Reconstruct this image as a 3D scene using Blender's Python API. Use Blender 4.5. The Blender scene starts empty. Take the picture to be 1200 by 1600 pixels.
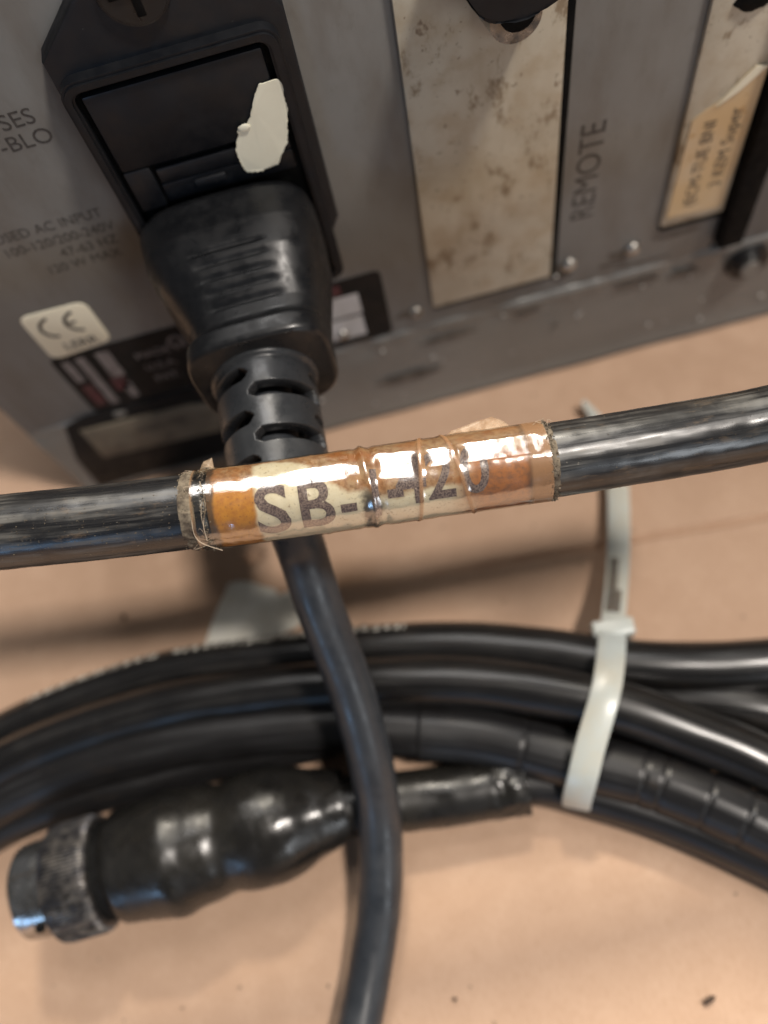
import bpy, bmesh, math, random
import numpy as np
from mathutils import Vector, Matrix, noise
random.seed(4)
scene = bpy.context.scene
col = scene.collection
MM = 0.001
R_ = math.radians

# ---------------------------------------------------------------- camera
CAM_H = 150.0            # mm above the cardboard
F_PX = 1250.0
RM = np.array([[0.96705029, -0.25146805, -0.03971838],
               [-0.21069612, -0.8781068, 0.42957605],
               [-0.14290163, -0.40705314, -0.90215678]])   # camera axes (right, down, forward) in world
cam_d = bpy.data.cameras.new('camera')
cam = bpy.data.objects.new('camera', cam_d)
col.objects.link(cam)
mw = Matrix.Identity(4)
for r in range(3):
    mw[r][0] = RM[r][0]; mw[r][1] = -RM[r][1]; mw[r][2] = -RM[r][2]
mw[2][3] = CAM_H * MM
cam.matrix_world = mw
cam_d.sensor_fit = 'VERTICAL'
cam_d.sensor_height = 24.0
cam_d.lens = F_PX / 1600 * 24.0
cam_d.clip_start = 0.002
cam_d.clip_end = 50
cam_d.dof.use_dof = True
cam_d.dof.focus_distance = 0.0925
cam_d.dof.aperture_fstop = 7.2
scene.camera = cam

# ---------------------------------------------------------------- light
world = bpy.data.worlds.new('World'); scene.world = world
world.use_nodes = True
bg = world.node_tree.nodes['Background']
bg.inputs[0].default_value = (0.92, 0.95, 1.0, 1); bg.inputs[1].default_value = 0.075

def lamp(name, direction, dist, sx, sy, power, color, target=(0, 45, 20)):
    d = Vector(direction).normalized()
    xa = Vector((0, 1, 0)).cross(d).normalized(); ya = d.cross(xa)
    t = Vector(target) * MM
    l = bpy.data.lights.new(name, 'AREA'); l.shape = 'RECTANGLE'
    l.size = sx; l.size_y = sy; l.energy = power; l.color = color
    o = bpy.data.objects.new(name, l); col.objects.link(o)
    o.location = t + d * dist
    o.rotation_euler = Matrix((xa, ya, d)).transposed().to_euler()
    return o
lamp('ceiling_lamp', (22, -11, 55), 1.5, .14, .14, 20.0, (1.0, .92, .84))
lamp('rear_lamp', (14, 53, 66), 1.5, .15, .15, 16.5, (1.0, .90, .74))
lamp('ceiling_panel', (4, 32, 55), 1.3, .55, .62, 8.4, (1.0, .97, .94))
lamp('side_window', (-58, -80, 20), 1.2, .10, .36, 1.3, (.36, .62, 1.0))
lamp('front_window', (42, -84, 32), 1.2, .20, .44, 1.9, (.90, .95, 1.0))
scene.view_settings.view_transform = 'Standard'
scene.view_settings.look = 'None'
scene.view_settings.exposure = 0.0
scene.view_settings.gamma = 1.0
scene.render.engine = 'CYCLES'
scene.cycles.use_denoising = True
scene.cycles.max_bounces = 8
scene.cycles.transparent_max_bounces = 12

# ---------------------------------------------------------------- photo point -> place
def ray(u, v):
    return RM @ np.array([u - 600.0, v - 800.0, F_PX])
def on_z(u, v, z=0.0):
    r = ray(u, v); t = (z - CAM_H) / r[2]
    return Vector((t * r[0], t * r[1], z))
PY = 94.67              # the rear panel stands at y = 94.67 mm
def on_y(u, v, y=PY):
    r = ray(u, v); t = y / r[1]
    return Vector((t * r[0], y, CAM_H + t * r[2]))
def at_d(u, v, d):
    r = ray(u, v) * (d / F_PX)
    return Vector((r[0], r[1], CAM_H + r[2]))

# ---------------------------------------------------------------- material helpers
class NT:
    def __init__(s, name):
        s.m = bpy.data.materials.new(name); s.m.use_nodes = True
        s.t = s.m.node_tree; s.t.nodes.clear()
        s.out = s.t.nodes.new('ShaderNodeOutputMaterial')
        s.co = s.t.nodes.new('ShaderNodeTexCoord')
    def n(s, typ, **kw):
        x = s.t.nodes.new(typ)
        for k, v in kw.items(): setattr(x, k, v)
        return x
    def put(s, sock, v):
        if isinstance(v, bpy.types.NodeSocket): s.t.links.new(v, sock)
        elif isinstance(v, (tuple, list)):
            if len(v) == 3 and sock.type == 'RGBA': v = (*v, 1)
            sock.default_value = v
        else: sock.default_value = v
    def math(s, op, a, b=None, c=None, clamp=False):
        x = s.n('ShaderNodeMath', operation=op, use_clamp=clamp)
        s.put(x.inputs[0], a)
        if b is not None: s.put(x.inputs[1], b)
        if c is not None: s.put(x.inputs[2], c)
        return x.outputs[0]
    def noise(s, scale, detail=4, rough=.55, stretch=None, uv=False, dist=0.0):
        """scale: features per mm"""
        x = s.n('ShaderNodeTexNoise'); mp = s.n('ShaderNodeMapping')
        k = 1.0 if uv else 1000.0
        st = stretch or (1, 1, 1)
        s.put(mp.inputs['Scale'], (k * st[0], k * st[1], k * st[2]))
        s.t.links.new(s.co.outputs['UV' if uv else 'Object'], mp.inputs[0])
        s.t.links.new(mp.outputs[0], x.inputs['Vector'])
        x.inputs['Scale'].default_value = scale; x.inputs['Detail'].default_value = detail
        x.inputs['Roughness'].default_value = rough; x.inputs['Distortion'].default_value = dist
        return x.outputs[0]
    def uv(s):
        x = s.n('ShaderNodeSeparateXYZ'); s.t.links.new(s.co.outputs['UV'], x.inputs[0])
        return x.outputs[0], x.outputs[1]
    def step(s, v, lo, hi, a=0.0, b=1.0):
        x = s.n('ShaderNodeMapRange'); x.interpolation_type = 'SMOOTHSTEP'
        s.put(x.inputs[0], v)
        for i, q in enumerate((lo, hi, a, b)): s.put(x.inputs[1 + i], q)
        return x.outputs[0]
    def mix(s, f, a, b):
        x = s.n('ShaderNodeMix', data_type='RGBA')
        s.put(x.inputs[0], f); s.put(x.inputs[6], a); s.put(x.inputs[7], b)
        return x.outputs[2]
    def bump(s, h, strength, dist_mm, prev=None):
        x = s.n('ShaderNodeBump')
        x.inputs['Strength'].default_value = strength; x.inputs['Distance'].default_value = dist_mm * MM
        s.put(x.inputs['Height'], h)
        if prev is not None: s.put(x.inputs['Normal'], prev)
        return x.outputs[0]
    def principled(s, color, rough, metal=0.0, normal=None, **kw):
        p = s.n('ShaderNodeBsdfPrincipled')
        s.put(p.inputs['Base Color'], color); s.put(p.inputs['Roughness'], rough)
        s.put(p.inputs['Metallic'], metal)
        if normal is not None: s.put(p.inputs['Normal'], normal)
        for k, v in kw.items(): s.put(p.inputs[k.replace('_', ' ')], v)
        return p.outputs[0]
    def done(s, sh):
        s.t.links.new(sh, s.out.inputs[0]); return s.m

def simple(name, c1, c2, rough, scale=.4, metal=0.0, bump=(.5, .15, .05), lo=.35, hi=.7, specks=None, **kw):
    t = NT(name)
    n1 = t.noise(scale, 6, .6)
    c = t.mix(t.step(n1, lo, hi), c1, c2)
    if specks:
        sc, slo, shi, sc_col = specks
        c = t.mix(t.step(t.noise(sc, 3, .7), slo, shi), c, sc_col)
    nb = t.bump(t.noise(bump[0], 5, .6), bump[1], bump[2])
    r = t.step(t.noise(scale * 1.7, 5, .6), .3, .7, max(rough - .1, .02), min(rough + .14, 1))
    return t.done(t.principled(c, r, metal, nb, **kw))

def m_cardboard():
    t = NT('kraft_cardboard')
    big = t.noise(.018, 4, .5); mid = t.noise(.12, 5, .6)
    fib = t.noise(2.2, 6, .75, (1, .35, 1)); fl = t.noise(.9, 3, .6, (1, 1.4, 1))
    c = t.mix(t.step(big, .3, .7), (.455, .302, .208), (.505, .340, .238))
    c = t.mix(t.step(mid, .35, .75), c, (.53, .362, .256))
    c = t.mix(t.step(fib, .42, .72, 0, .5), c, (.41, .26, .165))
    c = t.mix(t.step(fl, .70, .78, 0, .5), c, (.32, .19, .11))
    flute = t.noise(.16, 1, .4, (.06, 1.0, 1))
    c = t.mix(t.step(t.noise(.05, 6, .7, (.35, 1, 1)), .52, .72, 0, .4), c, (.42, .27, .18))
    b = t.bump(flute, .35, .6); b = t.bump(t.noise(1.6, 6, .7), .4, .06, b)
    return t.done(t.principled(c, .82, 0, b, Specular_IOR_Level=.25))

def m_jacket(name, dust, base=(.012, .012, .014), rough=.24, streak=.9, spec=.6, sx=.10, dustc=(.13, .135, .14)):
    t = NT(name)
    st = t.noise(1.0, 7, .62, (sx, .9, 1), uv=True)
    st2 = t.noise(2.2, 6, .7, (.06, 1.6, 1), uv=True)
    blot = t.noise(.11, 5, .6)
    fine = t.noise(2.6, 5, .75)
    m = t.math('MULTIPLY', t.step(st, .42, .68), t.step(blot, .40, .62), clamp=True)
    m = t.math('MULTIPLY', m, dust, clamp=True)
    c = t.mix(m, base, dustc)
    br = t.math('MULTIPLY', t.step(t.noise(.5, 6, .75, (.3, 1, 1), uv=True), .56, .66), min(dust, 1.0))
    c = t.mix(t.math('MULTIPLY', br, .7), c, (.11, .075, .045))
    sp = t.math('MULTIPLY', t.step(t.noise(1.3, 3, .7), .71, .76), min(dust * 1.4, 1.0))
    c = t.mix(sp, c, (.30, .26, .21))
    c = t.mix(t.math('MULTIPLY', t.step(fine, .6, .8), dust * .5), c, (.10, .085, .07))
    r = t.math('ADD', t.step(st, .35, .7, rough, rough + .16), t.math('MULTIPLY', m, .22))
    b = t.bump(st2, .30 * streak, .03); b = t.bump(t.noise(.22, 3, .5), .35 * streak, .12, b)
    b = t.bump(fine, .22 * streak, .02, b)
    return t.done(t.principled(c, r, 0, b, Specular_IOR_Level=spec))

def m_label():
    t = NT('stained_label_paper')
    u, v = t.uv()
    nz = t.noise(.35, 5, .6, uv=True); n2 = t.noise(1.1, 6, .7, uv=True); n3 = t.noise(3.0, 5, .7, uv=True)
    w = t.math('MULTIPLY', t.math('SUBTRACT', nz, .5), 3.4)
    uw = t.math('ADD', u, t.math('MULTIPLY', w, .45)); vw = t.math('ADD', v, w)
    tan = t.mix(t.step(nz, .35, .65), (.42, .29, .17), (.45, .25, .11))
    tan = t.mix(t.step(n2, .42, .62, 0, .75), tan, (.24, .105, .04))
    tan = t.mix(t.step(t.noise(.18, 5, .65, uv=True), .5, .66, 0, .75), tan, (.36, .13, .03))
    cream = t.mix(t.step(n2, .4, .7, 0, .4), (.76, .72, .58), (.68, .58, .38))
    lowedge = t.step(u, 9.0, 16.5, -3.6, 2.4)         # the clean area starts higher on the left
    lowedge = t.math('ADD', lowedge, t.step(u, 17.5, 19.5, 0, .9))
    rel = t.math('SUBTRACT', vw, lowedge)
    mc = t.step(rel, -.5, .6)
    mc = t.math('MULTIPLY', mc, t.step(uw, 5.3, 6.0))
    mc = t.math('MULTIPLY', mc, t.math('SUBTRACT', 1.0, t.step(uw, 26.5, 31.0)), clamp=True)
    c = t.mix(mc, tan, cream)
    org = t.math('SUBTRACT', 1.0, t.step(uw, 5.2, 6.1))
    oc = t.mix(t.step(n2, .35, .7), (.56, .26, .035), (.42, .17, .03))
    c = t.mix(t.math('MULTIPLY', org, t.step(vw, -1.5, .2)), c, oc)
    rust = t.math('MULTIPLY', t.step(uw, 29.0, 31.5), t.step(vw, -.5, .8))
    rc = t.mix(t.step(n2, .4, .65), (.44, .17, .05), (.27, .12, .055))
    c = t.mix(rust, c, rc)
    dk = t.math('MAXIMUM', t.math('SUBTRACT', 1.0, t.step(uw, .8, 1.3)), t.step(uw, 36.2, 37.2))
    c = t.mix(t.math('MULTIPLY', dk, .85), c, (.05, .035, .025))
    # darker band along the lower part of the crease
    cr = t.math('ABSOLUTE', t.math('SUBTRACT', u, 18.6))
    cr = t.math('SUBTRACT', 1.0, t.step(t.math('ADD', cr, w), .5, 1.4))
    cr = t.math('MULTIPLY', cr, t.step(v, 1.6, 3.4))
    c = t.mix(t.math('MULTIPLY', cr, .9), c, (.035, .02, .012))
    c = t.mix(t.step(n3, .58, .68, 0, .7), c, (.12, .06, .03))
    c = t.mix(t.step(t.noise(.75, 5, .7, uv=True), .60, .68, 0, .6), c, (.18, .085, .03))
    b = t.bump(n2, .4, .05)
    return t.done(t.principled(c, .55, 0, b))

def m_ink():
    t = NT('worn_purple_black_print')
    n = t.noise(5.5, 3, .7)
    c = t.mix(t.step(n, .42, .58), (.075, .05, .06), (.28, .22, .20))
    return t.done(t.principled(c, .55))

def m_tape():
    t = NT('clear_tape_film')
    tr = t.n('ShaderNodeBsdfTransparent'); tr.inputs[0].default_value = (.96, .93, .87, 1)
    gl = t.n('ShaderNodeBsdfGlossy')
    n1 = t.noise(.8, 5, .6, (.5, 1, 1), uv=True); n2 = t.noise(3.5, 5, .7, uv=True)
    u, v = t.uv()
    t.put(gl.inputs['Roughness'], t.step(n1, .3, .7, .05, .22))
    t.put(gl.inputs['Normal'], t.bump(n2, .3, .02, t.bump(n1, .35, .06)))
    lw = t.n('ShaderNodeFresnel'); lw.inputs[0].default_value = 1.52
    mx = t.n('ShaderNodeMixShader')
    t.put(mx.inputs[0], t.math('MINIMUM', t.math('MULTIPLY', lw.outputs[0], 4.2), .36))
    t.t.links.new(tr.outputs[0], mx.inputs[1]); t.t.links.new(gl.outputs[0], mx.inputs[2])
    # grime lodged in the film's edge and creases
    df = t.principled((.42, .22, .10), .5)
    m2 = t.n('ShaderNodeMixShader')
    g = t.math('MAXIMUM', t.step(n2, .66, .78, 0, .6),
               t.math('MAXIMUM', t.math('SUBTRACT', .55, t.step(u, .0, .6, 0, .55)), t.step(u, 38.2, 38.9, 0, .5)))
    for u0, k, c0, amp in ((26.3, -.45 / 4.6, .09, .5), (30.1, .9 / 4.6, .18, .5)):
        ln = t.math('ABSOLUTE', t.math('SUBTRACT', u, t.math('ADD', u0 + c0, t.math('MULTIPLY', v, k))))
        g = t.math('MAXIMUM', g, t.math('SUBTRACT', amp, t.step(ln, .10, .34, 0, amp)))
    t.put(m2.inputs[0], g)
    t.t.links.new(mx.outputs[0], m2.inputs[1]); t.t.links.new(df, m2.inputs[2])
    return t.done(m2.outputs[0])

def m_flap():
    t = NT('torn_tape_flap')
    tr = t.n('ShaderNodeBsdfTransparent'); tr.inputs[0].default_value = (.95, .86, .74, 1)
    n = t.noise(.8, 5, .7)
    p = t.principled(t.mix(n, (.62, .47, .33), (.75, .62, .48)), .3, 0, t.bump(n, .5, .1))
    mx = t.n('ShaderNodeMixShader'); t.put(mx.inputs[0], t.step(n, .3, .7, .12, .4))
    t.t.links.new(tr.outputs[0], mx.inputs[1]); t.t.links.new(p, mx.inputs[2])
    return t.done(mx.outputs[0])

def m_nylon():
    t = NT('natural_nylon')
    n = t.noise(.12, 4, .6)
    c = t.mix(t.step(n, .35, .65), (.50, .54, .52), (.53, .52, .45))
    c = t.mix(t.step(t.noise(.5, 5, .7), .66, .78, 0, .5), c, (.35, .26, .16))
    b = t.bump(t.noise(.9, 4, .6), .2, .04)
    return t.done(t.principled(c, .28, 0, b, Subsurface_Weight=.35, Subsurface_Radius=(.002, .002, .0018), Subsurface_Scale=.5))

def m_cover():
    t = NT('yellowed_cover_plate_paint')
    a = t.noise(.05, 4, .55); b_ = t.noise(.22, 4, .55); d = t.noise(.16, 5, .75, (1, 1, .55)); s = t.noise(.9, 3, .7)
    c = t.mix(t.step(a, .3, .7), (.45, .41, .32), (.54, .50, .405))
    c = t.mix(t.step(b_, .42, .7, 0, .6), c, (.38, .30, .20))
    c = t.mix(t.step(t.noise(.07, 4, .6, (1, 1, .25)), .5, .72, 0, .6), c, (.33, .26, .17))
    c = t.mix(t.step(d, .54, .66, 0, .9), c, (.21, .155, .095))
    c = t.mix(t.step(t.noise(.33, 3, .6, (1, 1, .7)), .68, .74, 0, .8), c, (.16, .11, .07))
    c = t.mix(t.step(s, .64, .72, 0, .7), c, (.16, .12, .08))
    return t.done(t.principled(c, .5, 0, t.bump(t.noise(.8, 5, .6), .2, .06)))

def m_panel():
    t = NT('grey_chassis_paint')
    a = t.noise(.03, 5, .55); s = t.noise(1.5, 3, .7); g = t.noise(3.0, 4, .7); wipe = t.noise(.09, 5, .6, (1, 1, .35))
    c = t.mix(t.step(a, .3, .7), (.168, .166, .157), (.205, .202, .191))
    c = t.mix(t.step(wipe, .42, .66, 0, .6), c, (.135, .118, .10))
    c = t.mix(t.step(t.noise(.35, 6, .75, (1, 1, .5)), .5, .75, 0, .4), c, (.12, .108, .092))
    c = t.mix(t.step(s, .70, .78, 0, .5), c, (.10, .085, .07))
    return t.done(t.principled(c, .52, 0, t.bump(g, .15, .03), Specular_IOR_Level=.25))

def m_flange():
    t = NT('scuffed_grey_metal')
    a = t.noise(.04, 5, .6, (.5, 1, 1)); sc = t.noise(.3, 6, .75, (.22, 1, 1.6)); s = t.noise(.8, 3, .7)
    c = t.mix(t.step(a, .3, .7), (.145, .142, .132), (.195, .19, .176))
    c = t.mix(t.step(sc, .56, .74, 0, .45), c, (.30, .29, .27))
    c = t.mix(t.step(t.noise(.13, 5, .7), .55, .75, 0, .6), c, (.13, .11, .09))
    c = t.mix(t.step(s, .74, .78, 0, .8), c, (.42, .42, .39))
    return t.done(t.principled(c, .4, .15, t.bump(t.noise(.25, 5, .6), .35, .25)))

MAT = dict(
    card=m_cardboard(),
    fg=m_jacket('dusty_black_cable_jacket', .8, (.007, .007, .008), .25, .6, .9, .045, (.115, .108, .095)),
    coil=m_jacket('black_cable_jacket', .12, (.007, .0065, .0065), .23, .3, .68, .02, (.10, .09, .075)),
    coil_dull=m_jacket('dull_black_cable_jacket', .14, (.012, .0115, .012), .30, .4, .42, .025),
    cord=simple('satin_black_cord', (.026, .030, .036), (.036, .040, .046), .36, .2, bump=(1.5, .2, .03), specks=(1.0, .74, .78, (.22, .2, .18))),
    plug=simple('moulded_black_rubber', (.0055, .006, .0072), (.009, .0095, .0108), .36, .25, bump=(2.0, .2, .03), Specular_IOR_Level=.42),
    inlet=simple('black_inlet_plastic', (.0060, .0070, .0095), (.0095, .0105, .013), .46, .25, bump=(2.0, .2, .03), specks=(.8, .72, .78, (.07, .07, .07)), Specular_IOR_Level=.32),
    black=simple('black_plastic_and_gap_shade', (.004, .004, .004), (.007, .007, .007), .8, Specular_IOR_Level=.12),
    relief=simple('strain_relief_rubber', (.020, .022, .025), (.028, .030, .033), .33, .25, bump=(2.0, .25, .03)),  # base lightened above the plug rubber to carry a broad highlight
    boot=simple('shiny_shrink_boot', (.009, .0085, .008), (.019, .0175, .015), .29, .12, bump=(.16, .35, .35), specks=(.5, .68, .76, (.05, .043, .033))),
    ring=simple('worn_knurled_metal', (.055, .055, .062), (.20, .185, .17), .36, .5, .7, bump=(1.2, .4, .12), specks=(.3, .6, .72, (.05, .045, .04))),
    chrome=simple('tarnished_chrome', (.50, .50, .50), (.22, .2, .17), .2, .25, .95),
    rivet=simple('bright_steel', (.50, .48, .44), (.16, .14, .12), .36, .6, .85),
    panel=m_panel(), flange=m_flange(), cover=m_cover(), tape=m_tape(), flap=m_flap(), label=m_label(), ink=m_ink(), nylon=m_nylon(),
    print=simple('dark_panel_print', (.035, .033, .033), (.07, .065, .06), .5, 1.6, bump=(1, 0, 0)),
    ratinglabel_shade=simple('rating_label_film_and_shade', (.006, .006, .006), (.011, .010, .010), .55, .2, Specular_IOR_Level=.2),
    greyprint=simple('grey_label_print', (.19, .17, .165), (.10, .085, .085), .5, .6),
    redprint=simple('dark_red_label_print', (.075, .016, .022), (.04, .015, .018), .5, .3),
    whiteprint=simple('white_label_patch', (.46, .45, .45), (.38, .36, .34), .5, .2),
    tanlabel=simple('faded_tan_label', (.15, .125, .09), (.09, .072, .052), .6, .2),
    sticker=simple('yellowed_sticker', (.74, .69, .53), (.80, .76, .61), .5, .1),
    white=simple('torn_white_paper', (.86, .84, .68), (.80, .77, .61), .6, .12),
    scrap=simple('white_paper_scrap', (.80, .78, .70), (.70, .66, .56), .7, .15),
    amber=simple('amber_tape', (.56, .40, .22), (.56, .46, .33), .45, .08, specks=(.25, .6, .72, (.42, .25, .10))),
    dirt=simple('fuzzy_dirt', (.19, .155, .11), (.055, .04, .028), .9, .9),
    hair=simple('pale_fibre', (.45, .36, .26), (.35, .27, .2), .7, .9),
    splinter=simple('dark_splinter', (.05, .03, .02), (.1, .06, .035), .8, .9),
    toothdirt=simple('dirty_tooth', (.10, .065, .04), (.03, .022, .016), .7, .35),
    grime=simple('dark_oily_grime', (.055, .046, .036), (.11, .095, .08), .6, .9, lo=.4, hi=.6),
    chip=simple('pale_paint_chip', (.6, .6, .56), (.5, .48, .44), .6, .5),
    wire=simple('pale_jacket_print', (.62, .62, .56), (.42, .40, .35), .6, .6),
)

# ---------------------------------------------------------------- object helpers
ROOTLOC = {}
def thing(name, loc, label, cat, group=None):
    o = bpy.data.objects.new(name, None); col.objects.link(o)
    o.location = Vector(loc) * MM; o.empty_display_size = .005
    o['label'] = label; o['category'] = cat
    if group: o['group'] = group
    ROOTLOC[o.name] = Vector(loc)
    return o
def obj(name, verts, faces, mat, parent=None, uvs=None, smooth=True, label=None, kind=None, loc=None, fmats=None):
    base = ROOTLOC[parent.name] if parent is not None else Vector(loc or (0, 0, 0))
    me = bpy.data.meshes.new(name)
    me.from_pydata([((Vector(v) - base) * MM)[:] for v in verts], [], faces)
    me.materials.append(MAT[mat])
    if uvs is not None:
        l = me.uv_layers.new(name='UVMap')
        vi = np.empty(len(me.loops), dtype=np.int32); me.loops.foreach_get('vertex_index', vi)
        arr = np.array(uvs, dtype=np.float32)
        l.data.foreach_set('uv', arr[vi].ravel())
    me.polygons.foreach_set('use_smooth', [smooth] * len(me.polygons))
    me.update()
    o = bpy.data.objects.new(name, me); col.objects.link(o)
    if parent is not None: o.parent = parent
    else: o.location = base * MM
    ROOTLOC[o.name] = base
    if label: o['label'] = label
    if kind: o['kind'] = kind
    return o
def bmobj(name, bm, mat, parent=None, smooth=True, **kw):
    bm.verts.ensure_lookup_table(); bm.faces.ensure_lookup_table()
    idx = {v: i for i, v in enumerate(bm.verts)}
    vs = [v.co.copy() for v in bm.verts]; fs = [[idx[v] for v in f.verts] for f in bm.faces]
    bm.free()
    o = obj(name, vs, fs, mat, parent, smooth=smooth, **kw)
    if smooth:
        try:
            o.data.set_sharp_from_angle(angle=R_(38))
        except Exception: pass
    return o
def add_box(bm, x0, x1, y0, y1, z0, z1, bev=0.0, seg=2):
    r = bmesh.ops.create_cube(bm, size=1)
    vs = r['verts']
    for v in vs:
        v.co = Vector(((x0 + x1) / 2 + v.co.x * (x1 - x0), (y0 + y1) / 2 + v.co.y * (y1 - y0), (z0 + z1) / 2 + v.co.z * (z1 - z0)))
    if bev:
        es = {e for v in vs for e in v.link_edges}
        bmesh.ops.bevel(bm, geom=list(es), offset=bev, segments=seg, affect='EDGES', profile=.5)
def box(name, x0, x1, y0, y1, z0, z1, mat, parent, bev=.3, seg=2, **kw):
    bm = bmesh.new(); add_box(bm, x0, x1, y0, y1, z0, z1, bev, seg)
    return bmobj(name, bm, mat, parent, **kw)
def add_prism(bm, poly, y0, y1, bev=0.0, seg=2):
    """polygon in x,z extruded from y0 (front, nearer the camera) back to y1"""
    a = [bm.verts.new((x, y0, z)) for x, z in poly]
    b = [bm.verts.new((x, y1, z)) for x, z in poly]
    f0 = bm.faces.new(a); bm.faces.new(b[::-1])
    n = len(poly)
    for i in range(n): bm.faces.new((a[i], b[i], b[(i + 1) % n], a[(i + 1) % n]))
    bmesh.ops.recalc_face_normals(bm, faces=bm.faces[:])
    if bev:
        es = [e for e in f0.edges]
        bmesh.ops.bevel(bm, geom=es, offset=bev, segments=seg, affect='EDGES', profile=.5)
def prism(name, poly, y0, y1, mat, parent, bev=0.0, **kw):
    bm = bmesh.new(); add_prism(bm, poly, y0, y1, bev)
    return bmobj(name, bm, mat, parent, **kw)
def rrect(x0, x1, z0, z1, r, n=5):
    out = []
    for cx, cz, a0 in ((x1 - r, z1 - r, 0), (x0 + r, z1 - r, 90), (x0 + r, z0 + r, 180), (x1 - r, z0 + r, 270)):
        for k in range(n + 1):
            a = R_(a0 + 90 * k / n); out.append((cx + r * math.cos(a), cz + r * math.sin(a)))
    return out

def resample(pts, step):
    P = [np.array(p, float) for p in pts]
    P = [2 * P[0] - P[1]] + P + [2 * P[-1] - P[-2]]
    dense = []
    for i in range(1, len(P) - 2):
        p0, p1, p2, p3 = P[i - 1:i + 3]
        for k in range(40):
            t = k / 40.0
            dense.append(.5 * ((2 * p1) + (-p0 + p2) * t + (2 * p0 - 5 * p1 + 4 * p2 - p3) * t * t + (-p0 + 3 * p1 - 3 * p2 + p3) * t ** 3))
    dense.append(P[-2]); D = np.array(dense)
    # light smoothing keeps the bends soft
    for _ in range(60): D[1:-1] = (D[:-2] + 2 * D[1:-1] + D[2:]) / 4
    s = np.concatenate([[0], np.cumsum(np.linalg.norm(np.diff(D, axis=0), axis=1))])
    n = max(4, int(s[-1] / step)); q = np.linspace(0, s[-1], n + 1)
    return np.stack([np.interp(q, s, D[:, k]) for k in range(3)], 1), q
class Path:
    def __init__(s, pts, step=.6):
        s.P, s.q = resample(pts, step)
        T = np.gradient(s.P, axis=0); T /= np.linalg.norm(T, axis=1)[:, None]
        side = np.cross(T, [0, 0, 1.0]); side /= np.linalg.norm(side, axis=1)[:, None]
        up = np.cross(side, T)
        s.T, s.S, s.U = T, side, up
        s.L = s.q[-1]
    def at(s, d):
        f = [np.array([np.interp(d, s.q, A[:, k]) for k in range(3)]) for A in (s.P, s.T, s.S, s.U)]
        return f
    def on(s, d, th, r):
        p, t, sd, up = s.at(d)
        v = p + r * (math.cos(th) * up + math.sin(th) * sd)
        return Vector(v)
    def near(s, pt):
        i = np.argmin(np.linalg.norm(s.P - np.array(pt), axis=1)); return s.q[i]
def tube(name, path, rad, mat, parent=None, n=40, s0=None, s1=None, cap=True, u0=0.0, ths=None, **kw):
    """rad: number or f(s, theta)"""
    idx = [i for i in range(len(path.q)) if (s0 is None or path.q[i] >= s0) and (s1 is None or path.q[i] <= s1)]
    vs, uv, fs = [], [], []
    for i in idx:
        d = path.q[i]; p, up, sd = path.P[i], path.U[i], path.S[i]
        for k in range(n + 1):
            th = -math.pi + 2 * math.pi * k / n
            r = rad(d, th) if callable(rad) else rad
            vs.append(p + r * (math.cos(th) * up + math.sin(th) * sd))
            uv.append((d - u0, th * (r if not callable(rad) else 4.6)))
    m = n + 1
    for a in range(len(idx) - 1):
        for k in range(n):
            fs.append((a * m + k, a * m + k + 1, (a + 1) * m + k + 1, (a + 1) * m + k))
    if cap:
        for a, e in ((0, 0), (len(idx) - 1, 1)):
            c = len(vs); vs.append(path.P[idx[a]]); uv.append((0, 0))
            for k in range(n):
                q = (a * m + k, c, a * m + k + 1) if e == 0 else (a * m + k, a * m + k + 1, c)
                fs.append(q)
    return obj(name, vs, [f[::-1] for f in fs], mat, parent, uvs=uv, **kw)
def lumpy(r, amp, seed, along=.12, around=1.6):
    def f(s, th):
        return r + amp * noise.noise(Vector((s * along + seed, math.cos(th) * around, math.sin(th) * around)))
    return f

def text_tris(s, size, bold=0.0, spacing=1.0, align='LEFT', maxlen=None, widen=1.0):
    c = bpy.data.curves.new('t', 'FONT'); c.body = s; c.size = size; c.offset = bold
    c.space_character = spacing; c.align_x = align; c.resolution_u = 4
    o = bpy.data.objects.new('t', c); col.objects.link(o)
    dg = bpy.context.evaluated_depsgraph_get(); dg.update()
    me = bpy.data.meshes.new_from_object(o.evaluated_get(dg))
    bm = bmesh.new(); bm.from_mesh(me)
    bmesh.ops.triangulate(bm, faces=bm.faces[:])
    if maxlen:
        for _ in range(7):
            es = [e for e in bm.edges if e.calc_length() > maxlen]
            if not es: break
            bmesh.ops.subdivide_edges(bm, edges=es, cuts=1)
            bmesh.ops.triangulate(bm, faces=[f for f in bm.faces if len(f.verts) > 3])
    bm.verts.index_update()
    vs = [(v.co.x * widen, v.co.y) for v in bm.verts]; fs = [[v.index for v in f.verts] for f in bm.faces]
    bm.free(); bpy.data.objects.remove(o); bpy.data.curves.remove(c); bpy.data.meshes.remove(me)
    return vs, fs
def panel_text(name, s, size, x, z, y, mat, parent, rot=0.0, align='LEFT', bold=0.0, spacing=1.0, widen=1.0, **kw):
    vs, fs = text_tris(s, size, bold, spacing, align, None, widen)
    ca, sa = math.cos(R_(rot)), math.sin(R_(rot))
    V = [(x + a * ca - b * sa, y, z + a * sa + b * ca) for a, b in vs]
    return obj(name, V, fs, mat, parent, smooth=False, **kw)

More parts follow.
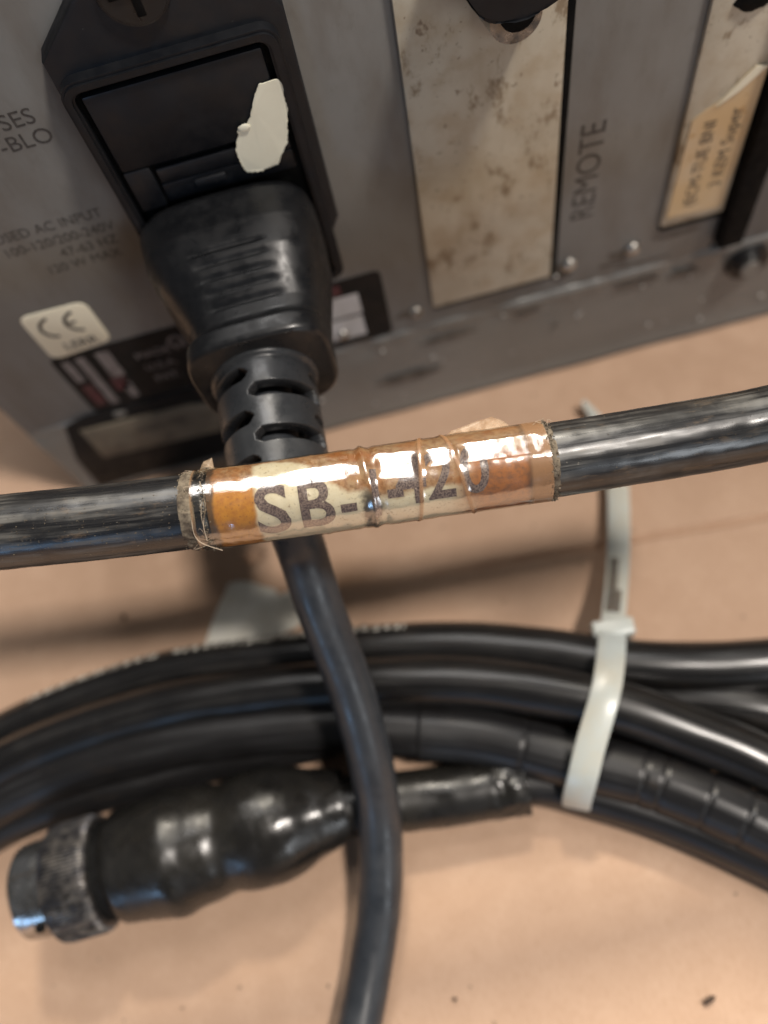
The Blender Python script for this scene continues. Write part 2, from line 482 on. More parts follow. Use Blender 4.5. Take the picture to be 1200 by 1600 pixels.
# ---------------------------------------------------------------- cardboard
def build_cardboard():
    xs = np.concatenate([np.linspace(-500, -130, 10)[:-1], np.linspace(-130, 130, 201), np.linspace(130, 500, 10)[1:]])
    ys = np.concatenate([np.linspace(-400, -70, 10)[:-1], np.linspace(-70, 46, 150)[:-1], np.linspace(46, 72, 131)[:-1], np.linspace(72, 110, 50), np.linspace(110, 500, 10)[1:]])
    a = on_z(600, 907); b = on_z(1200, 805)
    hole = on_z(394, 864)
    vs = []
    for y in ys:
        for x in xs:
            z = .35 * noise.noise(Vector((x * .02, y * .02, 3))) - .1
            t = (x - a.x) / (b.x - a.x)
            yl = a.y + (b.y - a.y) * t + .25 * noise.noise(Vector((x * .12, 1, 5)))
            if t > -.12:
                dd = abs(y - yl); k = min(1, (t + .12) * 2)
                z -= 1.5 * k * math.exp(-(dd / .55) ** 2) * (.75 + .5 * noise.noise(Vector((x * .3, 0, 0))))
                z += .16 * k * math.exp(-((y - yl + 1.4) / 1.0) ** 2)
            h = math.hypot(x - hole.x, (y - hole.y))
            if h < 5: z += -2.4 * math.exp(-(h / 1.9) ** 4) + .35 * math.exp(-((h - 2.7) / .45) ** 2)
            vs.append((x, y, z - .35))
    n = len(xs); m = len(ys)
    fs = [(j * n + i, j * n + i + 1, (j + 1) * n + i + 1, (j + 1) * n + i) for j in range(m - 1) for i in range(n - 1)]
    # edges and underside, 5 mm board
    rim = [i for i in range(n)] + [j * n + n - 1 for j in range(1, m)] + [(m - 1) * n + i for i in range(n - 2, -1, -1)] + [j * n for j in range(m - 2, 0, -1)]
    base = len(vs)
    for i in rim: vs.append((vs[i][0], vs[i][1], -6.0))
    L = len(rim)
    for k in range(L): fs.append((rim[k], base + k, base + (k + 1) % L, rim[(k + 1) % L]))
    fs.append([base + k for k in range(L)][::-1])
    o = obj('cardboard_surface', vs, fs, 'card', kind='structure')
    o['label'] = 'brown kraft cardboard sheet with a crease under everything'
build_cardboard()

# ---------------------------------------------------------------- the equipment case with its rear panel
case = thing('equipment_case', (-69.6, PY, 0), 'grey metal electronic equipment case showing its dirty rear panel, standing on the cardboard', 'electronic equipment')
XL, XR, ZT = -69.5, 190.0, 107.0
box('case_body', XL, XR, PY + 1.2, PY + 260, .3, ZT, 'panel', case, .8)
box('rear_panel', XL, 65.3, PY, PY + 1.3, 25.5, ZT, 'panel', case, .25)
box('side_panel', 70.2, XR, PY - .1, PY + 1.3, 26.0, ZT, 'panel', case, .3)
# bent lower flange: dented lip
def flange():
    xs = np.linspace(XL, XR, 260)
    prof = [(26.6, 1.25), (26.55, .2), (26.2, -.15), (25.6, -.42), (24.8, -.45), (23.8, -.25), (22.5, -.15), (18, -.1), (12, -.1), (6, -.15), (2.2, -.2), (1.2, -.55), (.5, -.7), (.15, -.35), (.15, 1.25)]
    vs = []
    for x in xs:
        for z, y in prof:
            w = .55 * noise.noise(Vector((x * .06, z * .1, 2))) if 0.3 < z < 26.5 else 0
            lip = 0
            if 23 < z < 26.6:
                lip = 1.3 * noise.noise(Vector((x * .11, 0, 7))) + .5 * noise.noise(Vector((x * .4, 0, 9)))
                if x < 12: lip += .5
            dz = .6 * noise.noise(Vector((x * .05, 4, 4))) if z > 20 else 0
            vs.append((x, PY + y + w * .5 + lip * .6, z + dz))
    n = len(prof)
    fs = [(i * n + k, i * n + k + 1, (i + 1) * n + k + 1, (i + 1) * n + k) for i in range(len(xs) - 1) for k in range(n - 1)]
    return obj('bottom_flange', vs, fs, 'flange', case, label='scuffed bent lower edge of the case')
flange()

def cover(x0, x1, z0, label):
    c = box('cover_plate', x0, x1, PY - .75, PY + .3, z0, ZT - 1, 'cover', case, .2, label=label)
    return c
# black strips added beside and under the plates stand in for shadow gaps
box('gap_shade_strip', 34.4, 35.5, PY - .35, PY + .2, 31.0, ZT - 1, 'black', case, .1)
box('gap_shade_strip', 12.6, 35.0, PY - .35, PY + .2, 30.6, 31.4, 'black', case, .1)
box('gap_shade_strip', 54.0, 66.5, PY - .6, PY + .2, 35.3, 36.3, 'black', case, .1)
cp1 = cover(12.4, 34.3, 31.6, 'yellowed cover plate spotted with brown dirt')
cp2 = cover(53.9, 65.0, 36.6, 'yellowed cover plate under an amber label')
box('black_channel', 65.4, 70.0, PY - 2.6, PY + .4, 28.5, ZT - 1, 'black', case, .5)

# amber label on the right plate, one corner lifted
def amber():
    poly = [(54.5, 38.8), (64.3, 38.2), (64.8, 65.0), (62.8, 65.4), (59.0, 61.0), (56.4, 59.6), (55.0, 58.4)]
    o = prism('amber_label', poly, PY - .95, PY - .74, 'amber', case, 0)
    fold = [(58.2, 60.2), (60.2, 62.6), (62.8, 65.4), (64.7, 65.2), (61.2, 62.0)]
    prism('folded_corner', [(x, z) for x, z in fold], PY - 1.2, PY - .97, 'sticker', o, 0)
    panel_text('label_print', '3 KEM Super', 2.9, 62.7, 43.4, PY - 1.0, 'print', o, 90, bold=0.0, widen=1.0, spacing=1.0)
    panel_text('label_print', '(ECM-TUE BNI', 2.9, 59.0, 40.4, PY - 1.0, 'print', o, 90, bold=0.0, widen=.95)
amber()

# printed words on the panel
panel_text('printed_word', 'REMOTE', 5.6, 41.2, 43.0, PY - .04, 'print', case, 88.5, bold=0.0, spacing=.98, widen=.93)
panel_text('printed_word', 'FUSES', 3.1, -33.4, 86.0, PY - .04, 'print', case, 0, 'RIGHT', 0.0, 1.0, 1.05)
panel_text('printed_word', 'SLO-BLO', 3.1, -32.6, 83.0, PY - .04, 'print', case, 0, 'RIGHT', 0.0, 1.0, 1.05)
for s, x, z in (('FUSED AC INPUT', -32.6, 69.9), ('100-120/200-240V', -32.0, 67.2), ('47-63 HZ', -32.6, 64.7), ('120 W MAX', -33.2, 62.2)):
    panel_text('printed_word', s, 2.35, x, z, PY - .04, 'print', case, 0, 'RIGHT', 0.0, 1.0, .95)

# rivets along the flange
def rivet(x, z, r=1.5, y=PY):
    bm = bmesh.new()
    bmesh.ops.create_uvsphere(bm, u_segments=20, v_segments=12, radius=r)
    for v in bm.verts:
        v.co = Vector((x + v.co.x, y + v.co.y * .8, z + v.co.z))
    return bmobj('rivet', bm, 'rivet', case)
rivet(9.2, 30.9, 1.3); rivet(37.9, 32.7, 1.45); rivet(49.7, 32.4, 1.45); rivet(-5.0, 30.2, 1.2)

# big dark screw at the right end of the flange
def bigscrew():
    p = on_y(1165, 404)
    bm = bmesh.new()
    for r, y0, y1 in ((4.3, PY + .3, PY - 1.5), (3.0, PY - 1.5, PY - 2.3)):
        rr = bmesh.ops.create_cone(bm, cap_ends=True, segments=28, radius1=r, radius2=r * .92, depth=abs(y1 - y0))
        for v in rr['verts']:
            v.co = Vector((p.x + v.co.x, (y0 + y1) / 2 - v.co.z, p.z + v.co.y))
    o = bmobj('rubber_foot', bm, 'plug', case)
    bm = bmesh.new()
    rr = bmesh.ops.create_cone(bm, cap_ends=True, segments=24, radius1=1.9, radius2=1.8, depth=.5)
    for v in rr['verts']: v.co = Vector((p.x - .1 + v.co.x, PY - 2.5 - v.co.z, p.z - .2 + v.co.y))
    bmobj('washer', bm, 'flange', o)
bigscrew()
# tiny pale paint chips on the flange (speckle)
def chips():
    bm = bmesh.new()
    pts = [on_y(*p) for p in ((786, 491), (906, 487), (1188, 460), (800, 549), (757, 558), (868, 430), (895, 462), (1095, 466), (690, 560), (1010, 510))]
    for p in pts + [Vector((random.uniform(-20, 80), PY, random.uniform(3, 24))) for _ in range(14)]:
        s = random.uniform(.15, .5)
        r = bmesh.ops.create_icosphere(bm, subdivisions=1, radius=s)
        for v in r['verts']: v.co = Vector((p.x + v.co.x * .8, PY - .35 + v.co.y * .6, p.z + v.co.z * random.uniform(.6, 1.3)))
    bmobj('paint_chips', bm, 'chip', case, kind='stuff')
chips()

# jack at the head of the left plate: chromed nut, dark bore, black cap
def jack():
    p = on_y(797, 22, PY - 2)
    bm = bmesh.new()
    rr = bmesh.ops.create_cone(bm, cap_ends=True, segments=26, radius1=3.9, radius2=3.3, depth=4)
    for v in rr['verts']: v.co = Vector((p.x + v.co.x, PY - 2.6 - v.co.z, p.z + 1.2 + v.co.y))
    o = bmobj('jack_nut', bm, 'chrome', case)
    bm = bmesh.new()
    rr = bmesh.ops.create_cone(bm, cap_ends=True, segments=22, radius1=2.4, radius2=2.2, depth=1.2)
    for v in rr['verts']: v.co = Vector((p.x + .2 + v.co.x, PY - 4.3 - v.co.z, p.z + 1.7 + v.co.y))
    bmobj('jack_bore', bm, 'black', o)
    bm = bmesh.new()
    q = on_y(806, -92, PY - 6)
    rr = bmesh.ops.create_cone(bm, cap_ends=True, segments=60, radius1=7.6, radius2=7.2, depth=5.5)
    for v in rr['verts']:
        a = math.atan2(v.co.y, v.co.x); k = 1 + .035 * math.cos(6 * a)
        v.co = Vector((q.x + v.co.x * k, PY - 6.0 - v.co.z, q.z + v.co.y * k))
    bmesh.ops.bevel(bm, geom=[e for e in bm.edges if e.is_manifold and e.calc_face_angle(0) > 1], offset=.3, segments=2, affect='EDGES')
    bmobj('jack_cap', bm, 'inlet', case, label='black lobed jack cap')
    bm = bmesh.new()
    q = on_y(1182, 2, PY - 1)
    rr = bmesh.ops.create_icosphere(bm, subdivisions=3, radius=1.0)
    for v in rr['verts']:
        k = 1 + .3 * noise.noise(v.co * 2.5)
        v.co = Vector((q.x + v.co.x * 3.0 * k, PY - .8 + v.co.y * .8, q.z + .9 + v.co.z * 2.2 * k))
    bmobj('tar_blob', bm, 'black', case)
jack()

# CE sticker
def ce():
    poly = []
    c = [on_y(26, 497), on_y(131, 470), on_y(176, 530), on_y(84, 562)]
    P = [Vector((v.x, v.z)) for v in c]
    for i in range(4):
        a, b, d = P[i - 1], P[i], P[(i + 1) % 4]
        u = (a - b).normalized(); w = (d - b).normalized(); r = 1.9
        for k in range(6):
            t = k / 5; q = (b + u * r) * (1 - t) ** 2 + b * 2 * t * (1 - t) + (b + w * r) * t * t
            poly.append((q.x, q.y))
    o = prism('ce_sticker', poly, PY - .16, PY + .02, 'sticker', case, .05, label='yellowed CE sticker with rounded corners')
    cx = sum(p.x for p in P) / 4; cz = sum(p.y for p in P) / 4
    def arc(x, z, r, w, a0, a1):
        vs, fs = [], []
        n = 22
        for k in range(n + 1):
            a = R_(a0 + (a1 - a0) * k / n)
            for q in (r, r - w): vs.append((x + q * math.cos(a), PY - .2, z + q * math.sin(a)))
        for k in range(n): fs.append((2 * k, 2 * k + 1, 2 * k + 3, 2 * k + 2))
        return vs, fs
    for i, (x, z) in enumerate(((cx - 1.35, cz + 1.6), (cx + 2.9, cz + 1.6))):
        vs, fs = arc(x, z, 2.55, .6, 95, 265)
        if i:
            b = len(vs); vs += [(x - 2.2, PY - .2, z - .28), (x - .6, PY - .2, z - .28), (x - .6, PY - .2, z + .28), (x - 2.2, PY - .2, z + .28)]
            fs.append((b, b + 1, b + 2, b + 3))
        obj('ce_mark', vs, fs, 'print', o, smooth=False)
    panel_text('sticker_print', 'LERR', 2.7, cx + .6, cz - 4.4, PY - .2, 'print', o, 0, 'CENTER', .03, 1.0, 1.0)
ce()

# long black rating label passing under the plug, with printed blocks
def rating():
    o = prism('rating_label', rrect(-55.0, 4.2, 26.9, 44.3, 1.2), PY - .1, PY + .02, 'ratinglabel_shade', case, 0, label='long black rating label behind the plug')
    y = PY - .16
    def blk(nm, x0, x1, z0, z1, m):
        box(nm, x0, x1, y, y + .08, z0, z1, m, o, 0, smooth=False)
    blk('white_patch', -7.0, -.4, 35.0, 40.2, 'whiteprint'); blk('white_patch', -7.0, -.6, 28.8, 34.3, 'whiteprint')
    blk('red_patch', -6.8, -3.2, 40.8, 43.2, 'redprint')
    blk('grey_bar', -53.6, -52.1, 36.6, 42.6, 'greyprint'); blk('grey_bar', -51.0, -49.4, 28.2, 42.8, 'greyprint')
    blk('grey_bar', -47.4, -45.0, 35.5, 42.8, 'greyprint'); blk('grey_bar', -46.8, -45.2, 28.6, 33.2, 'greyprint')
    blk('red_patch', -53.6, -51.6, 28.6, 35.2, 'redprint'); blk('red_patch', -48.2, -45.6, 31.6, 35.3, 'redprint')
    for k in range(3):
        panel_text('label_print', ('MADE IN', 'U.S.A.', 'PAT.')[k], 2.4, -41.5 + k * .4, 38.5 - k * 3.6, y - .02, 'greyprint', o, 0, bold=.04)
    # registered mark ring
    vs, fs = [], []
    for k in range(24):
        a = 2 * math.pi * k / 24
        for r in (1.5, 1.0): vs.append((-33.5 + r * math.cos(a), y - .02, 40.6 + r * math.sin(a)))
    for k in range(24): fs.append((2 * k, 2 * k + 1, (2 * k + 3) % 48, (2 * k + 2) % 48))
    obj('ring_mark', vs, fs, 'greyprint', o, smooth=False)
    t = prism('tan_label', [(-60.2, 12.4), (-33.0, 11.0), (-32.6, 20.8), (-38, 22.6), (-60.0, 23.2)], PY - .8, PY - .4, 'tanlabel', case, .05, label='faded tan label low on the flange')
    panel_text('label_print', 'SERIAL NO', 2.2, -50.5, 17.8, PY - .86, 'print', t, -1, bold=.02)
rating()
bt = prism('shade_plate', [(-66.5, .8), (-24, .9), (-20.5, 9), (-22, 20), (-26, 26.6), (-57.0, 26.9), (-62.0, 25.5), (-65.5, 14)], PY - .48, PY - .1, 'ratinglabel_shade', case, .1, label='added black plate standing in for shade at the lower left corner')  # added dark plate; the shade at the lower left is put into its colour
def grime():
    bm = bmesh.new()
    def patch(x, z, a, b, y, seed):
        ring = []
        for k in range(26):
            t = 2 * math.pi * k / 26
            r = 1 + .55 * noise.noise(Vector((math.cos(t) * 1.4, math.sin(t) * 1.4, seed)))
            ring.append(bm.verts.new((x + a * r * math.cos(t), y + .0007 * seed, z + b * r * math.sin(t))))
        bm.faces.new(ring)
    for i, (x, z, a, b) in enumerate(((7.6, 30.9, 2.2, 1.1), (35.8, 32.0, 2.2, 1.2), (47.4, 31.6, 2.2, 1.2), (36.5, 30.2, 1.6, 1.3), (20, 30.4, 6, .28), (30, 30.2, 4, .3), (58, 33.0, 4, .5), (46, 29.5, 3, .5), (-1, 30, 3, .7), (68, 27.9, 3, .7), (28, 28.2, 5, .3), (52, 27.8, 5, .35))):
        patch(x, z, a, b, PY - .06, i + 1)
    for i, (x, z, a, b) in enumerate(((52, 22.8, 5, .8), (61, 22.0, 3, .7), (30, 22.9, 3, .5), (36, 16.0, .6, .5), (14, 21.6, 5, .6), (5, 12, 6, 1.2), (72, 22, 3, .7))):
        patch(x, z, a, b, PY - .62, i + 20)
    bmobj('grime_patches', bm, 'grime', case, smooth=False, kind='stuff')
grime()

# ---- fused power inlet
def inlet():
    y0 = PY - 3.0
    out = [(-28.4, 94.3), (-21.2, 100.6), (-19.5, 104), (-17, 105.6), (-13.5, 105.6), (-10.5, 104), (-8.5, 101), (-1.2, 94.6), (-.2, 93.2), (-.2, 60.8), (-1.2, 58.8), (-8, 51), (-12, 46), (-18, 46), (-22, 51), (-28.2, 59), (-29.0, 61)]
    base = prism('power_inlet', out, y0, PY + .5, 'inlet', case, .55, label='black fused power inlet with plug pushed in')
    # raised frame
    bm = bmesh.new()
    o_ = rrect(-28.1, -1.5, 50, 92.4, 2.2); i_ = rrect(-26.7, -3.1, 51.5, 91.0, 1.2)
    yf = y0 - 1.9
    A = [bm.verts.new((x, yf, z)) for x, z in o_]; B = [bm.verts.new((x, yf, z)) for x, z in i_]
    A2 = [bm.verts.new((x, y0 + .2, z)) for x, z in o_]; B2 = [bm.verts.new((x, y0 + .2, z)) for x, z in i_]
    n = len(o_)
    for k in range(n):
        j = (k + 1) % n
        bm.faces.new((A[k], A[j], B[j], B[k])); bm.faces.new((A[k], A2[k], A2[j], A[j])); bm.faces.new((B[k], B[j], B2[j], B2[k]))
    bmesh.ops.recalc_face_normals(bm, faces=bm.faces[:])
    es = [e for e in bm.edges if all(abs(v.co.y - yf) < .01 for v in e.verts) and e.calc_face_angle(0) > .8]
    bmesh.ops.bevel(bm, geom=es, offset=.35, segments=2, affect='EDGES')
    bmobj('raised_frame', bm, 'inlet', base)
    box('frame_recess', -26.9, -2.9, y0 - .25, y0 + .1, 51.3, 91.2, 'black', base, 0)
    dr = box('fuse_drawer', -26.0, -3.9, y0 - 1.35, y0, 78.9, 90.2, 'inlet', base, .4)
    box('drawer_latch', -26.0, -22.4, y0 - 1.3, y0, 72.2, 78.85, 'inlet', base, .3)
    box('drawer_latch', -21.9, -3.9, y0 - 1.15, y0, 75.6, 78.0, 'inlet', base, .3)
    box('drawer_lip', -22.2, -3.9, y0 - .75, y0, 72.2, 75.3, 'inlet', base, .3)
    box('latch_nub', -17.8, -13.4, y0 - 1.35, y0 - .6, 73.6, 74.9, 'inlet', base, .3)
    # screw
    bm = bmesh.new()
    rr = bmesh.ops.create_cone(bm, cap_ends=True, segments=32, radius1=4.2, radius2=3.9, depth=.7)
    for v in rr['verts']: v.co = Vector((-15.4 + v.co.x, y0 - .3 - v.co.z, 99.6 + v.co.y))
    bmesh.ops.bevel(bm, geom=[e for e in bm.edges if e.calc_face_angle(0) > 1], offset=.2, segments=2, affect='EDGES')
    sc = bmobj('inlet_screw', bm, 'plug', base)
    bm = bmesh.new()
    add_box(bm, -18.2, -12.6, y0 - .85, y0 - .6, 99.1, 100.1, .1); add_box(bm, -15.9, -14.9, y0 - .87, y0 - .61, 96.8, 102.4, .1)
    bmobj('cross_slot', bm, 'black', sc)
    # torn white paper stuck on the drawer corner
    px = [(403, 133), (418, 128), (437, 124), (442, 132), (443, 148), (450, 172), (449, 196), (449, 222), (440, 240), (434, 256), (410, 266), (386, 270), (378, 258), (369, 237), (369, 222), (374, 211), (371, 205), (384, 195), (390, 186), (396, 160)]
    rag = []
    for k in range(len(px)):
        (ax_, ay_), (bx_, by_) = px[k], px[(k + 1) % len(px)]
        nn = max(1, int(math.hypot(bx_ - ax_, by_ - ay_) / 3.5))
        for q in range(nn):
            f_ = q / nn; rag.append((ax_ + (bx_ - ax_) * f_ + random.uniform(-1, 1), ay_ + (by_ - ay_) * f_ + random.uniform(-1, 1)))
    poly = [(p.x, p.z) for p in (on_y(u, v, y0 - 1.7) for u, v in rag)]
    bm = bmesh.new()
    vs = [bm.verts.new((x, y0 - 1.75 - .12 * noise.noise(Vector((x * .5, z * .5, 1))), z)) for x, z in poly]
    f = bm.faces.new(vs); r = bmesh.ops.extrude_face_region(bm, geom=[f])
    for e in r['geom']:
        if isinstance(e, bmesh.types.BMVert): e.co.y += .18
    bmesh.ops.recalc_face_normals(bm, faces=bm.faces[:])
    w = bmobj('torn_sticker', bm, 'white', base, smooth=False, label='torn piece of white sticker on the fuse drawer')
    q = on_y(379, 201, y0 - 1.9)
    bm = bmesh.new(); rr = bmesh.ops.create_icosphere(bm, subdivisions=2, radius=.75)
    for v in rr['verts']: v.co = Vector((q.x + .2 + v.co.x * 1.1 * (1 + .5 * noise.noise(v.co * 3)), y0 - 1.85 + v.co.y * .22, q.z + v.co.z * .75 * (1 + .5 * noise.noise(v.co * 2))))
    bmobj('paper_curl', bm, 'white', w)
inlet()

# ---------------------------------------------------------------- power cord with plug
power = thing('power_cord', (-15.2, 92, 52), 'matte black moulded power plug and its smooth cord hanging from the case', 'power cord')
def plug():
    secs = [(93.5, -15.6, 22.0, 16, 60.4), (90.6, -15.7, 23.6, 17.6, 61.2), (89.9, -15.8, 25.0, 20.6, 62.3), (88.6, -15.9, 25.6, 21.6, 62.4), (84, -15.8, 25.0, 21.4, 62.0), (80, -15.5, 22.9, 20.4, 61.4),
            (76.4, -15.1, 20.4, 18.6, 60.6), (73.8, -14.8, 18.9, 16.8, 60.0), (72.0, -14.8, 18.2, 16.3, 59.8), (71.4, -14.85, 18.3, 16.4, 59.8), (70.8, -15.1, 19.2, 17.4, 59.8), (70.4, -15.3, 19.6, 17.8, 59.8),
            (68.6, -15.5, 19.7, 17.6, 59.6), (68.0, -15.6, 19.3, 17.2, 59.6), (67.7, -15.7, 18.4, 16.2, 59.6)]
    ys = np.concatenate([np.arange(93.5, 67.7, -.2), [67.7]])
    S = np.array(secs)[::-1]
    n = 112; vs, fs = [], []
    for y in ys:
        cx, w, h, cz = [np.interp(y, S[:, 0], S[:, k]) for k in (1, 2, 3, 4)]
        for k in range(n):
            a = 2 * math.pi * k / n; ca, sa = math.cos(a), math.sin(a); e = 2 / 3.7
            x = w / 2 * abs(ca) ** e * (1 if ca > 0 else -1); z = h / 2 * abs(sa) ** e * (1 if sa > 0 else -1)
            if sa > 0 and 73.6 < y < 82 and -5.6 < x < 5.2:
                edge = min(1, (x + 5.6) / 1.6, (5.2 - x) / 1.0)
                ph = (y - 73.6) / 1.7 % 1.0
                z -= .30 * edge * max(0, math.sin(math.pi * min(1, ph / .5))) * (1 if ph < .5 else 0)
            vs.append((cx + x, y, cz + z))
    m = len(ys)
    for j in range(m - 1):
        for k in range(n): fs.append((j * n + k, j * n + (k + 1) % n, (j + 1) * n + (k + 1) % n, (j + 1) * n + k))
    fs.append(list(range(n))[::-1]); fs.append([(m - 1) * n + k for k in range(n)])
    # smooth section transitions
    o = obj('plug_body', vs, fs, 'plug', power)
    md = o.modifiers.new('s', 'LAPLACIANSMOOTH') if False else None
    return o
plug()
def relief():
    # slotted sleeve: grid with real openings, thickened
    y1, y0 = 69.0, 50.0
    ny, nt = 132, 192
    dy = (y1 - y0) / ny
    slots = []   # centre y, centre angle (0 = up, + towards +x), half width y, half span
    for i, yc in enumerate((65.0, 62.0, 58.4, 55.4, 52.0)):
        slots.append((yc, R_(-66 if i % 2 == 0 else 38), 1.08, R_(58 if i % 2 == 0 else 48)))
        slots.append((yc, R_(118 if i % 2 == 0 else 218), .78, R_(50)))
    def rr(y): return 7.1 - .4 * (y1 - y) / (y1 - y0) + .45 * max(0, min(1, (y - 66.9) / .5))
    bm = bmesh.new(); g = []
    for j in range(ny + 1):
        y = y1 - j * dy; row = []
        for k in range(nt):
            a = 2 * math.pi * k / nt
            cx = -15.9 - .25 * (y1 - y) / 10; cz = 58.6 - .6 * ((y1 - y) / 16) ** 2
            row.append(bm.verts.new((cx + rr(y) * math.sin(a), y, cz + rr(y) * math.cos(a))))
        g.append(row)
    for j in range(ny):
        for k in range(nt):
            y = y1 - (j + .5) * dy; a = 2 * math.pi * (k + .5) / nt
            hit = False
            for yc, ac, hw, hs in slots:
                da = (a - ac + math.pi) % (2 * math.pi) - math.pi
                if abs(da) < hs:
                    ww = hw * min(1, math.sqrt(max(0, (hs - abs(da)) / .16)))
                    if abs(y - yc) < ww: hit = True
            if not hit: bm.faces.new((g[j][k], g[j][(k + 1) % nt], g[j + 1][(k + 1) % nt], g[j + 1][k]))
    for v in [v for v in bm.verts if not v.link_faces]: bm.verts.remove(v)
    bmesh.ops.recalc_face_normals(bm, faces=bm.faces[:])
    o = bmobj('strain_relief', bm, 'relief', power, label='slotted strain relief sleeve')
    s = o.modifiers.new('thick', 'SOLIDIFY'); s.thickness = 1.9 * MM; s.offset = -1
    b = o.modifiers.new('smooth', 'BEVEL'); b.width = .12 * MM; b.segments = 1; b.angle_limit = R_(50)
    # end ring face
relief()
cordpath = Path([(-16.1, 66, 58.6), (-16.4, 57, 58.3), (-16.5, 50, 57.0), at_d(468, 850, 114.5), at_d(502, 955, 118.5), at_d(546, 1070, 122.5), at_d(577, 1180, 126), at_d(593, 1280, 130), on_z(594, 1400, 6.6), on_z(581, 1500, 3.9), on_z(560, 1610, 3.5), on_z(530, 1730, 3.5), on_z(480, 1900, 3.5), on_z(380, 2200, 3.5), on_z(150, 2600, 3.5)], .7)
tube('cord', cordpath, lumpy(3.55, .10, 3, .06), 'cord', power, 48)

# ---------------------------------------------------------------- labelled cable in front
FD = 94.0
fgpts = [at_d(-1500, 990, 100), at_d(-1000, 935, 97), at_d(-500, 882, 95), at_d(-200, 853, FD), at_d(0, 832, FD), at_d(150, 817, FD), at_d(300, 799, FD), at_d(430, 782, FD), at_d(570, 762, FD), at_d(700, 743, FD),
         at_d(850, 721, FD), at_d(1020, 694, FD), at_d(1200, 662, FD), (52, 38.5, 66), (61, 35.5, 78), (67, 31, 98), (70, 25, 125), (72, 17, 155)]
fgp = Path(fgpts, .3)
labelled = thing('labelled_cable', fgp.at(fgp.L / 2)[0], 'thick dusty black cable held across the front with a taped label reading SB-1-420', 'cable')
sL = fgp.near(at_d(332, 795, FD)); sR = fgp.near(at_d(850, 721, FD))
def fgr(s, th):
    a, b = math.cos(th), math.sin(th)
    r = 4.42 + .07 * noise.noise(Vector((s * .08, a * 1.3, b * 1.3))) + .035 * noise.noise(Vector((s * .5, a * 3, b * 3)))
    r += .02 * noise.noise(Vector((s * .3, a * 14, b * 14)))
    return r - (.28 if -.2 < s - sL < 38.8 else 0)
tube('cable_jacket', fgp, fgr, 'fg', labelled, 96, u0=sL)
def wrinkles(s, th):
    u = s - sL; w = 0.0
    w += .05 * noise.noise(Vector((u * .25, math.cos(th) * 1.5, math.sin(th) * 1.5)))
    w += .10 * (1 - math.exp(-((u - 17.6 - .25 * math.sin(th * 2)) / .28) ** 2)) - .10          # groove
    w += .22 * math.exp(-((u - 18.5 - .45 * math.sin(th * 1.2)) / .30) ** 2)                     # fold ridge
    w -= .14 * math.exp(-((u - 19.5 - .5 * math.sin(th * 1.2)) / .4) ** 2)
    t2 = u - (24.6 - .45 * (th - .2)); w += .12 * math.exp(-(t2 / .2) ** 2) * (1 if th > -1.3 else 0)
    t3 = u - (28.4 + .9 * (th + .2)); w += .13 * math.exp(-(t3 / .18) ** 2) * (1 if th > -1.4 else 0)
    w += .05 * noise.noise(Vector((u * 1.1 + 3, math.cos(th) * 2.4, math.sin(th) * 2.4))) * (1 if 1 < u < 17 else .6)
    t4 = u - (12.6 + .3 * th); w += .05 * math.exp(-(t4 / .25) ** 2)
    def facet(ua, ub, tf, ha):
        k = min(1, max(0, (u - ua) / .5), max(0, (ub - u) / .5))
        if k <= 0 or abs(th - tf) > ha: return 0
        return k * (4.76 * math.cos(ha) / math.cos(th - tf) - 4.76)
    w += facet(19.6, 24.4, .02 + .03 * (u - 22), .37) + facet(25.2, 28.0, -.04, .24) + facet(29.4, 38.4, -.03, .27) + facet(9.5, 16.6, .0, .20)
    if 19 < u < 25 and th > .4: w += .06 * math.sin((u - 19) / 6 * math.pi) * math.sin(min(3.14, (th - .4) * 2))
    if 25 < u < 28.5: w -= .05 * math.sin((u - 25) / 3.5 * math.pi)
    return w
tube('paper_label', fgp, lambda s, th: 4.60 + wrinkles(s, th), 'label', labelled, 160, sL + .3, sR - .3, cap=False, u0=sL, label='paper label stained orange and brown')
tape = tube('clear_tape', fgp, lambda s, th: 4.76 + wrinkles(s, th) + .015 * noise.noise(Vector((s * .9, math.cos(th) * 5, math.sin(th) * 5))), 'tape', labelled, 160, sL - 1.7, sR + .2, cap=False, u0=sL - 1.7, label='wrinkled clear tape wound over the label')
# lettering wrapped round the cable
def wrap_text(s, size, u, th0, bold, widen=1.0, twist=0.0):
    vs, fs = text_tris(s, size, bold, 1.0, 'LEFT', .3, widen)
    V = []
    for x, y in vs:
        d = sL + u + x; th = th0 - (y + twist * x) / 4.66
        V.append(fgp.on(d, th, 4.66 + wrinkles(d, th)))
    obj('label_lettering', V, fs, 'ink', labelled)
wrap_text('S', 8.4, 5.5, 1.33, .17, 1.05)
wrap_text('B', 8.2, 10.2, 1.30, .15, .93)
wrap_text('-', 8.2, 15.0, 1.30, .14, .8)
wrap_text('1', 8.2, 17.8, 1.26, .13, .7)
wrap_text('-', 8.2, 20.4, 1.10, .13, .8)
wrap_text('4', 8.2, 21.6, 1.02, .14, .85)
wrap_text('2', 8.2, 25.0, 1.00, .14, .82)
wrap_text('0', 8.2, 28.9, .98, .13, .82)
